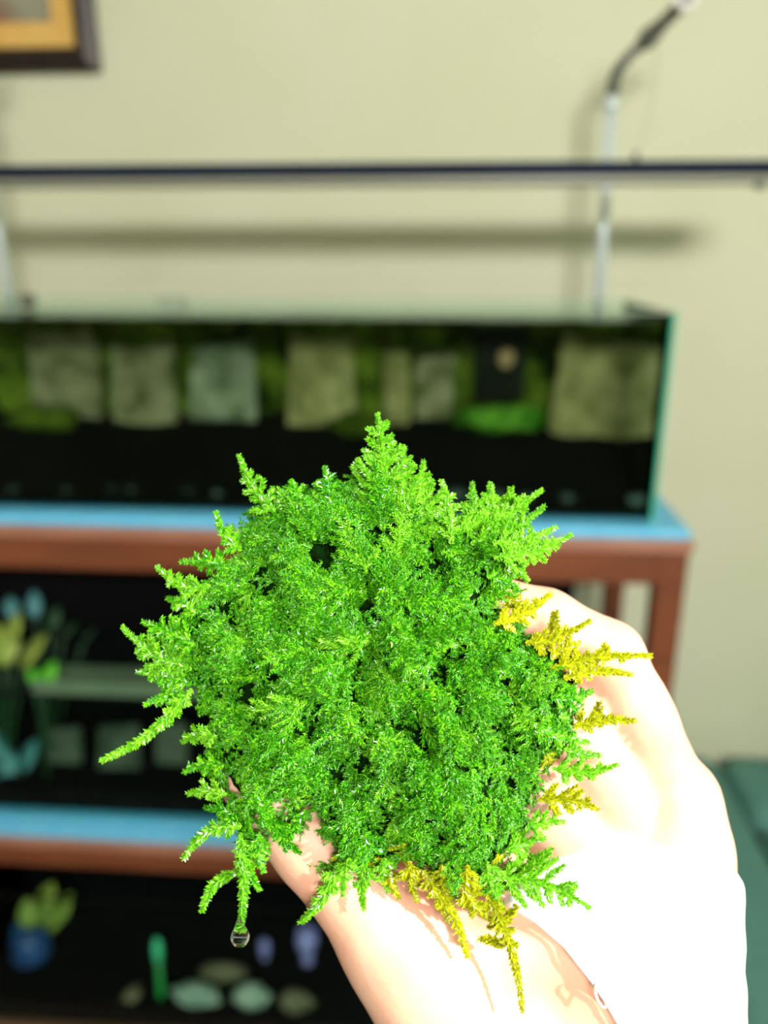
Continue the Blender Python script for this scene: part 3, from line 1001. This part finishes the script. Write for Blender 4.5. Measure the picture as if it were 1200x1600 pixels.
def twig(buf, path, N, leaf=0.00135, step=0.00052, taper=0.75, ranks=3, wid=0.38):
    P, L = resample(path, step)
    T = unit(np.gradient(P, axis=0))
    N = unit(N - T * (T @ N)[:, None]) if N.ndim == 1 else N
    B = np.cross(T, N)
    n = len(P)
    t = np.linspace(0, 1, n)
    size = leaf * (1 - taper * np.clip(t - 0.55, 0, 1) / 0.45 * 0.55) * np.clip(0.6 + t * 2, 0, 1)
    for r in range(ranks):
        side = (1, -1, 0, 1)[r]
        a = np.radians(rng.normal(56, 8, n))
        if side == 0:
            D = T * 0.75 + N * 0.65 + B * rng.normal(0, 0.35, n)[:, None]
        else:
            D = T * np.cos(a)[:, None] + B * (side * np.sin(a))[:, None] + N * rng.normal(0.18, 0.22, n)[:, None]
        D = unit(D)
        W = unit(np.cross(D, N + 0.5 * rng.normal(0, 1, (n, 3))))
        U = np.cross(W, D)
        ln = (size * rng.uniform(0.75, 1.2, n))[:, None]
        off = P + T * (step * (0.5 if r % 2 else 0.0))
        b0 = off
        ml = off + D * ln * 0.45 + W * ln * wid * 0.5 + U * ln * 0.12
        mr = off + D * ln * 0.45 - W * ln * wid * 0.5 + U * ln * 0.12
        tp = off + D * ln - U * ln * 0.08
        V = np.stack([b0, ml, tp, mr], 1).reshape(-1, 3)
        k = np.arange(n)[:, None] * 4
        buf.add(V, np.concatenate([k + [[0, 1, 2]], k + [[0, 2, 3]]]))
    # stem, three-sided
    rs = 0.00016
    ring = np.stack([P + N_ for N_ in (N * rs if N.ndim == 2 else N * rs, B * rs * 0.87 - N * rs * 0.5, -B * rs * 0.87 - N * rs * 0.5)], 1).reshape(-1, 3)
    k = np.arange(n - 1)[:, None] * 3
    q = []
    for j in range(3):
        j2 = (j + 1) % 3
        q += [k + [[j, j2, 3 + j2]], k + [[j, 3 + j2, 3 + j]]]
    buf.add(ring, np.concatenate(q))


def frond_geo(path, N, blen, gap=0.0022, leaf=0.00135, start=0.1, step=0.00052, ranks=3, wid=0.32):
    """axis along path; side twigs of length blen (at the base) shrinking to the tip"""
    buf = Buf()
    path = np.asarray(path, float)
    twig(buf, path, N, leaf, step, ranks=ranks, wid=wid)
    if blen > 0:
        P, L = resample(path, 0.0004)
        T = unit(np.gradient(P, axis=0))
        s, side = start * L, 1
        while s < 0.93 * L:
            i = int(s / L * (len(P) - 1))
            t = s / L
            Nn = unit(N - T[i] * (T[i] @ N))
            B = np.cross(T[i], Nn) * side
            bl = blen * (1.0 - t) ** 0.8 * rng.uniform(0.75, 1.2)
            if bl > 0.0016:
                u = np.linspace(0, 1, 6)[:, None]
                a = math.radians(rng.uniform(42, 60))
                lift = rng.normal(0.05, 0.16)
                q = P[i] + bl * u * (T[i] * math.cos(a) + B * math.sin(a) + Nn * lift) + bl * 0.22 * u ** 2 * T[i] - Nn * bl * 0.15 * u ** 2
                twig(buf, q, Nn, leaf * 0.92, step, ranks=ranks, wid=wid)
            s += gap * rng.uniform(0.8, 1.2) * (1 if side < 0 else 0.5)
            side = -side
    return buf.get()


OUT = np.array([(592, 700), (630, 722), (668, 752), (705, 788), (760, 795), (800, 812), (822, 850), (812, 900), (800, 945), (838, 985),
                (885, 1015), (905, 1060), (918, 1110), (905, 1170), (890, 1195), (862, 1215), (848, 1260), (838, 1305), (805, 1345),
                (775, 1385), (735, 1400), (690, 1395), (640, 1372), (560, 1372), (520, 1372), (500, 1330), (470, 1285), (430, 1290), (405, 1325),
                (370, 1330), (345, 1285), (330, 1240), (315, 1190), (310, 1140), (300, 1095), (262, 1075), (238, 1050), (236, 1000), (262, 960),
                (288, 925), (318, 890), (355, 865), (365, 825), (398, 775), (435, 752), (480, 748), (530, 738), (562, 728)], float)


def inside(pts, poly):
    x, y = pts[:, 0], pts[:, 1]
    r = np.zeros(len(pts), bool)
    j = len(poly) - 1
    for i in range(len(poly)):
        xi, yi = poly[i]; xj, yj = poly[j]
        c = ((yi > y) != (yj > y)) & (x < (xj - xi) * (y - yi) / (yj - yi + 1e-9) + xi)
        r ^= c
        j = i
    return r


def edge_dist(pts, poly):
    a, b_ = poly, np.roll(poly, -1, 0)
    ab = b_ - a
    t = np.clip(((pts[:, None] - a) * ab).sum(-1) / (ab * ab).sum(-1), 0, 1)
    return np.linalg.norm(pts[:, None] - a - t[..., None] * ab, axis=-1).min(1)


CEN = np.array([590.0, 1040.0])
D_BASE = 0.2010


_cell = []
_cr = random.Random(5)
for _ in range(4000):
    p_ = (_cr.uniform(230, 920), _cr.uniform(690, 1400))
    if all((p_[0] - q_[0]) ** 2 + (p_[1] - q_[1]) ** 2 > 58 ** 2 for q_ in _cell):
        _cell.append(p_)
CELL = np.array(_cell)


def dome_h(pts):
    e = edge_dist(pts, OUT)
    q = np.clip(e / 300, 0, 1)
    h = 0.021 * np.sqrt(np.maximum(1 - (1 - q) ** 2, 0))
    h += 0.0036 * (np.sin(pts[:, 0] / 37 + 1.3 * np.sin(pts[:, 1] / 53)) * np.sin(pts[:, 1] / 41 + np.sin(pts[:, 0] / 61))) * q ** 0.5
    f1 = np.sqrt(((pts[:, None] - CELL) ** 2).sum(-1).min(1))
    h += (0.0034 * (1 - np.minimum(f1 / 42, 1.25) ** 2) - 0.001) * np.clip(e / 60, 0, 1)      # tufts and the hollows between them
    return np.where(inside(pts, OUT), np.maximum(h, 0), 0)


HX, HY = np.arange(200, 1100, 12.0), np.arange(640, 1620, 12.0)
_gx, _gy = np.meshgrid(HX, HY)
SKIN_D = np.full(_gx.shape, 0.30)
for d_ in np.arange(0.240, 0.170, -0.0015):
    s_ = hand_sd(np.stack([(_gx - 600) / FPX * d_, (800 - _gy) / FPX * d_, np.full(_gx.shape, d_)], -1)) - 0.001
    SKIN_D[s_ < 0] = d_


def skin_depth(pts):
    i = np.clip(np.rint((pts[:, 0] - 200) / 12).astype(int), 0, len(HX) - 1)
    j = np.clip(np.rint((pts[:, 1] - 640) / 12).astype(int), 0, len(HY) - 1)
    return SKIN_D[j, i]


def dome_pos(pts):
    d = np.minimum(D_BASE - dome_h(pts), skin_depth(pts) - 0.0022)
    return np.stack([(pts[:, 0] - 600) / FPX * d, (800 - pts[:, 1]) / FPX * d, d], 1)


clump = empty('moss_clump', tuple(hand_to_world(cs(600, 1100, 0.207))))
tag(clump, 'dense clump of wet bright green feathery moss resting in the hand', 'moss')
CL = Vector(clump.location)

# near-black core under the fronds, the shade of the gaps in its colour
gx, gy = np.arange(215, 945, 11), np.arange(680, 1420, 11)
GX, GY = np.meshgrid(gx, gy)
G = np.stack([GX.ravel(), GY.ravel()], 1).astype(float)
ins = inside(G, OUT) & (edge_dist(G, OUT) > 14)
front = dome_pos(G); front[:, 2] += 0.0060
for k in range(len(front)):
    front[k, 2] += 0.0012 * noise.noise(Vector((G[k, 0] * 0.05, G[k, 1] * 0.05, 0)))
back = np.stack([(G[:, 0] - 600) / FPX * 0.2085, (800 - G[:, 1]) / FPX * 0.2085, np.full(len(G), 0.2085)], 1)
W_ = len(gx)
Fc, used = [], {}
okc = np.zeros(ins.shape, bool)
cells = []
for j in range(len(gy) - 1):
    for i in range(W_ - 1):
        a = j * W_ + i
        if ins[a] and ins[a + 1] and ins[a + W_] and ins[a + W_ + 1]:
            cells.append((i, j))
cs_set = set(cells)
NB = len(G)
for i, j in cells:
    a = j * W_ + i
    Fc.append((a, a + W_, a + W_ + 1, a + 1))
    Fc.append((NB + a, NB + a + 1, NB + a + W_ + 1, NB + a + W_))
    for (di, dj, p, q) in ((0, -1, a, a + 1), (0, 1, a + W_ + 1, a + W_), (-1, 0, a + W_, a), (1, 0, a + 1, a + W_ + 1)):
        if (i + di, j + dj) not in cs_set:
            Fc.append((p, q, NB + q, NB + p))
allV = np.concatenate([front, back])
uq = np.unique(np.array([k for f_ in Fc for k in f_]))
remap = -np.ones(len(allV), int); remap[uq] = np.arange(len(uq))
link('moss_shade_core', mesh_np('moss_shade_core', hand_to_world(allV[uq]), [[remap[k] for k in f_] for f_ in Fc], True), M['moss_shade_core'], clump)

# fronds standing out around the clump: base, tip, depth at base and tip, twig length, colour, bend (photo units)
EDGE = [
    ((598, 830), (590, 648), .0125, 'moss_lime', 6), ((640, 800), (632, 700), .007, 'moss_lime', -8), ((675, 815), (662, 722), .006, 'moss_lime', -8),
    ((560, 830), (552, 745), .006, 'moss', 5), ((705, 850), (690, 752), .006, 'moss_lime', 6), ((515, 830), (508, 730), .007, 'moss', 5),
    ((470, 830), (455, 752), .006, 'moss', 8), ((430, 800), (374, 712), .0045, 'moss_lime', -8), ((378, 860), (338, 800), .003, 'moss', -8),
    ((330, 915), (246, 886), .004, 'moss_lime', -14), ((360, 890), (284, 878), .005, 'moss', 6), ((305, 960), (262, 935), .005, 'moss', 6),
    ((300, 1045), (192, 980), .0065, 'moss_lime', -10), ((310, 1010), (224, 972), .006, 'moss', 4), ((300, 1070), (215, 1050), .006, 'moss', 8),
    ((300, 1075), (160, 1188), .0022, 'moss_lime', -14), ((300, 1090), (228, 1100), .004, 'moss', 8), ((340, 1150), (286, 1158), .004, 'moss_lime', 5),
    ((350, 1195), (288, 1206), .004, 'moss', 6), ((355, 1240), (294, 1240), .004, 'moss_lime', 6), ((370, 1280), (322, 1262), .004, 'moss', 6),
    ((378, 1290), (288, 1340), .0022, 'moss_lime', 18), ((375, 1360), (316, 1422), .0012, 'moss_lime', 14), ((374, 1300), (376, 1452), .0022, 'moss_lime', -6),
    ((405, 1300), (412, 1362), .004, 'moss', 5), ((430, 1280), (468, 1332), .003, 'moss', 6), ((385, 1320), (405, 1390), .003, 'moss', 6),
    ((530, 1350), (470, 1440), .0028, 'moss_lime', -8), ((570, 1350), (568, 1420), .003, 'moss_lime', 4), ((610, 1360), (622, 1402), .003, 'moss_yellow', 4),
    ((665, 1370), (730, 1494), .0022, 'moss_yellow', -10), ((755, 1385), (816, 1580), .0032, 'moss_yellow', -12), ((760, 1450), (808, 1415), .0014, 'moss_yellow', 5),
    ((790, 1480), (748, 1466), .0012, 'moss_yellow', 4), ((720, 1380), (770, 1440), .004, 'moss_yellow', 5),
    ((770, 1370), (920, 1418), .0095, 'moss_lime', -14), ((800, 1385), (862, 1326), .0045, 'moss_lime', -6), ((770, 1395), (850, 1345), .004, 'moss_lime', -6),
    ((840, 1250), (932, 1264), .0055, 'moss_yellow', -8), ((820, 1295), (880, 1284), .004, 'moss_lime', -4), ((790, 1330), (850, 1310), .004, 'moss_lime', -4),
    ((862, 1200), (964, 1195), .004, 'moss_lime', 10), ((895, 1135), (990, 1127), .0026, 'moss_yellow', -6), ((925, 1128), (936, 1098), .0014, 'moss_yellow', 3),
    ((880, 1060), (986, 1054), .0030, 'moss_yellow', -8), ((860, 1045), (1016, 1025), .0036, 'moss_yellow', -8), ((940, 1032), (944, 1006), .0014, 'moss_yellow', 3),
    ((860, 1030), (905, 1005), .0055, 'moss_yellow', -4), ((820, 1005), (922, 970), .0036, 'moss_yellow', 8), ((858, 985), (868, 956), .0018, 'moss_yellow', 3),
    ((770, 975), (860, 928), .0045, 'moss_yellow', 8), ((780, 870), (824, 908), .0045, 'moss_lime', -5), ((760, 900), (812, 925), .005, 'moss', -5),
    ((770, 870), (892, 836), .0052, 'moss_lime', 10), ((770, 850), (868, 824), .005, 'moss_lime', 8), ((735, 850), (850, 792), .0055, 'moss_lime', 10),
    ((705, 830), (846, 766), .0055, 'moss_lime', 12), ((735, 820), (738, 756), .004, 'moss_lime', 4), ((762, 812), (766, 756), .004, 'moss_lime', 4),
    ((790, 805), (798, 762), .0035, 'moss_lime', 4), ((830, 1130), (918, 1160), .005, 'moss', 6), ((860, 1090), (925, 1080), .005, 'moss', 6),
    ((600, 1340), (606, 1392), .004, 'moss_lime', 4), ((640, 1345), (652, 1408), .004, 'moss_yellow', 4), ((690, 1350), (690, 1420), .005, 'moss_yellow', -4),
    ((730, 1350), (738, 1432), .005, 'moss_yellow', 5), ((760, 1345), (786, 1420), .005, 'moss_lime', 5), ((545, 1340), (536, 1398), .004, 'moss_lime', 4),
    ((660, 1360), (700, 1440), .003, 'moss_yellow', -4), ((480, 1265), (446, 1328), .003, 'moss', 5), ((400, 1240), (430, 1300), .004, 'moss', 5),
    ((790, 930), (820, 955), .004, 'moss_yellow', 4), ((880, 1170), (938, 1180), .003, 'moss_lime', 4),
]
fronds = 0
for (bx, by), (tx, ty), bl, mk, bend in EDGE:
    L2 = math.hypot(tx - bx, ty - by)
    nx_, ny_ = -(ty - by) / L2, (tx - bx) / L2
    pth = []
    hb = float(dome_pos(np.array([[bx, by]], float))[0, 2]) - 0.0005
    # never sink into the skin: keep the tip a little in front of it
    for t in np.linspace(0, 1, 9):
        x = bx + (tx - bx) * t + nx_ * bend * math.sin(math.pi * t)
        y = by + (ty - by) * t + ny_ * bend * math.sin(math.pi * t)
        d = hb * (1 - t) + 0.1985 * t
        fd = front_depth(lambda P: hand_sd(P) - 0.0028, x, y)
        if fd is not None:
            d = min(d, fd - 0.0016)
        pth.append(cs(x, y, d))
    N = unit(np.array([0.12 * random.uniform(-1, 1), 0.12 * random.uniform(-1, 1), -1.0]))
    V, Fs = frond_geo(pth, N, bl, leaf=0.00185 if bl < 0.003 else 0.0016, step=0.00030, ranks=4, wid=0.42)
    V = hand_to_world(V)
    c = V[0].copy()
    me = mesh_np('frond', V - c, Fs)
    o = bpy.data.objects.new('frond', me)
    me.materials.append(M[mk])
    COL.objects.link(o)
    o.parent = clump
    o.location = Vector(c) - CL
    fronds += 1

# frond patterns for the body of the clump
PAT = []
for k in range(16):
    L = (0.009, 0.011, 0.013, 0.015)[k % 4]
    t = np.linspace(0, 1, 8)
    cu = random.uniform(-0.25, 0.25)
    pth = np.stack([cu * L * t ** 2, L * t, -0.35 * L * t ** 2], 1)
    PAT.append(frond_geo(pth, np.array([0, 0, 1.0]), L * random.uniform(0.30, 0.42), gap=0.0021, leaf=0.0014, step=0.00042))
PAT_ME = []
for k, (V, Fs) in enumerate(PAT):
    for mk in ('moss', 'moss_lime', 'moss_yellow'):
        if k < 12 or mk == 'moss':
            me = mesh_np('frond', V, Fs)
            me.materials.append(M[mk])
            PAT_ME.append((k, mk, me))


_rx, _ry = np.meshgrid(np.arange(220, 926, 3.0), np.arange(690, 1406, 3.0))
_rp = np.stack([_rx.ravel(), _ry.ravel()], 1)
RAST = _rp[inside(_rp, OUT) & (edge_dist(_rp, OUT) > 6)]
HOLES = [(362, 1232, 17), (396, 1284, 14), (362, 1188, 11), (578, 892, 9), (505, 1050, 8), (700, 955, 9), (622, 1088, 8), (640, 1180, 9),
         (545, 1010, 8), (690, 1120, 8), (520, 1110, 8), (730, 1200, 9), (590, 1250, 9), (460, 1180, 9), (770, 1050, 9), (420, 980, 8)]


def sample(n, mind):
    """evenly scattered places on the clump, with the small gaps left open"""
    cand = RAST[rng.permutation(len(RAST))] + rng.uniform(-1.5, 1.5, RAST.shape)
    ok = np.ones(len(cand), bool)
    for hx, hy, hr in HOLES:
        ok &= np.hypot(cand[:, 0] - hx, cand[:, 1] - hy) > hr * 1.3
    cand = cand[ok]
    out = []
    alive = np.ones(len(cand), bool)
    for k in range(len(cand)):
        if alive[k]:
            out.append(cand[k])
            alive &= ((cand - cand[k]) ** 2).sum(1) > mind * mind
            if len(out) >= n:
                break
    return np.array(out)


def frames(pts, lift, sink):
    """base position and axes (columns: side, along, normal) of a frond at each place, in world space"""
    e = 6.0
    P = dome_pos(pts)
    du = dome_pos(pts + [e, 0]) - P
    dv = dome_pos(pts + [0, e]) - P
    Nn = unit(np.cross(du, dv))
    Nn[Nn[:, 2] > 0] *= -1
    rad = pts - CEN
    rad = rad / np.maximum(np.linalg.norm(rad, axis=1, keepdims=True), 60)
    dir2 = rad * 1.0 + np.array([0, 0.35]) + rng.normal(0, 0.75, rad.shape)
    D = dir2[:, 0:1] * unit(du) + dir2[:, 1:2] * unit(dv)
    D = unit(D)
    A = unit(D + Nn * (lift + rng.normal(0, 0.22, len(pts)))[:, None])
    Z = unit(Nn - A * (A * Nn).sum(1, keepdims=True))
    X = np.cross(A, Z)
    P = P - Nn * sink
    Rw = np.stack([X @ np.stack([RT, UP, FW]), A @ np.stack([RT, UP, FW]), Z @ np.stack([RT, UP, FW])], -1)
    # keep it a proper rotation after the change of axes
    fl = np.linalg.det(Rw) < 0
    Rw[fl, :, 0] *= -1
    return hand_to_world(P), Rw


def colour_for(p):
    x, y = p
    r = random.random()
    if (x > 850 and 960 < y < 1240 and r < 0.30) or (y > 1345 and r < 0.55) or (x > 800 and y > 1180 and r < 0.25):
        return 'moss_yellow'
    if r > 0.80 or (y < 820 and r > 0.5) or (x < 340 and r > 0.55):
        return 'moss_lime'
    return 'moss'


top = sample(224, 30)
Pw, Rw = frames(top, 0.30, 0.0010)
for k in range(len(top)):
    mk = colour_for(top[k])
    me = random.choice([m_ for (i, q, m_) in PAT_ME if q == mk])
    o = bpy.data.objects.new('frond', me)
    COL.objects.link(o)
    o.parent = clump
    s = random.uniform(0.8, 1.1)
    Mx = Matrix.Identity(4)
    for i in range(3):
        for j in range(3):
            Mx[i][j] = float(Rw[k, i, j]) * s
    L = 0.012 * s
    loc = Vector(Pw[k]) - Vector(Rw[k, :, 1]) * L * 0.45 - CL
    Mx.translation = loc
    o.matrix_local = Mx
    fronds += 1

# the smaller fronds in between, too many to pick apart
big = Buf()
for n, mind, lift, sink, sc0 in ((420, 22, 0.10, 0.0022, 0.9), (620, 16, 0.60, 0.0012, 0.55)):
    pts = sample(n, mind)
    Pw, Rw = frames(pts, lift, sink)
    for k in range(len(pts)):
        V, Fs = PAT[random.randrange(len(PAT))]
        s = sc0 * random.uniform(0.8, 1.15)
        Q = (V - np.array([0, 0.45 * 0.012, 0])) * s
        big.add(Q @ Rw[k].T + Pw[k], Fs)
V, Fs = big.get()
me = bpy.data.meshes.new('small_fronds')
me.vertices.add(len(V)); me.vertices.foreach_set('co', V.astype(np.float32).ravel())
me.loops.add(len(Fs) * 3); me.loops.foreach_set('vertex_index', Fs.astype(np.int32).ravel())
me.polygons.add(len(Fs)); me.polygons.foreach_set('loop_start', (np.arange(len(Fs)) * 3).astype(np.int32))
me.update(calc_edges=True)
o = link('small_fronds', me, M['moss'], clump)
o['kind'] = 'stuff'
print('moss tris', len(Fs), 'fronds', fronds)

# ------------------------------------------------------------------ water drop at the end of the hanging frond
wm, nt, b = nodes_of('water_drop')
b.inputs['Base Color'].default_value = (0.95, 1, 0.95, 1)
b.inputs['Transmission Weight'].default_value = 1.0
b.inputs['Roughness'].default_value = 0.02
b.inputs['IOR'].default_value = 1.33
prof = [(0.0, 1.0), (0.12, 0.93), (0.22, 0.80), (0.36, 0.60), (0.52, 0.42), (0.62, 0.26), (0.58, 0.12), (0.40, 0.03), (0.0, 0.0)]
c0, c1 = hand_to_world(cs(376, 1474, 0.1983)), hand_to_world(cs(374, 1424, 0.1983))
H = float(np.linalg.norm(c1 - c0))
V, Fs, n = [], [], 18
for r, z in prof:
    for k in range(n):
        a = 2 * math.pi * k / n
        V.append((c0[0] + r * H * 0.48 * math.cos(a), c0[1] + r * H * 0.48 * math.sin(a), c0[2] + z * H))
for i in range(len(prof) - 1):
    for k in range(n):
        Fs.append((i * n + k, i * n + (k + 1) % n, (i + 1) * n + (k + 1) % n, (i + 1) * n + k))
me = mesh_np('water_drop', V, Fs, True)
bm = bmesh.new(); bm.from_mesh(me)
bmesh.ops.remove_doubles(bm, verts=bm.verts[:], dist=1e-6)
bmesh.ops.recalc_face_normals(bm, faces=bm.faces[:])
bm.to_mesh(me); bm.free()
tag(link('water_drop', me, wm), 'clear water drop hanging from the tip of a moss strand', 'water drop')
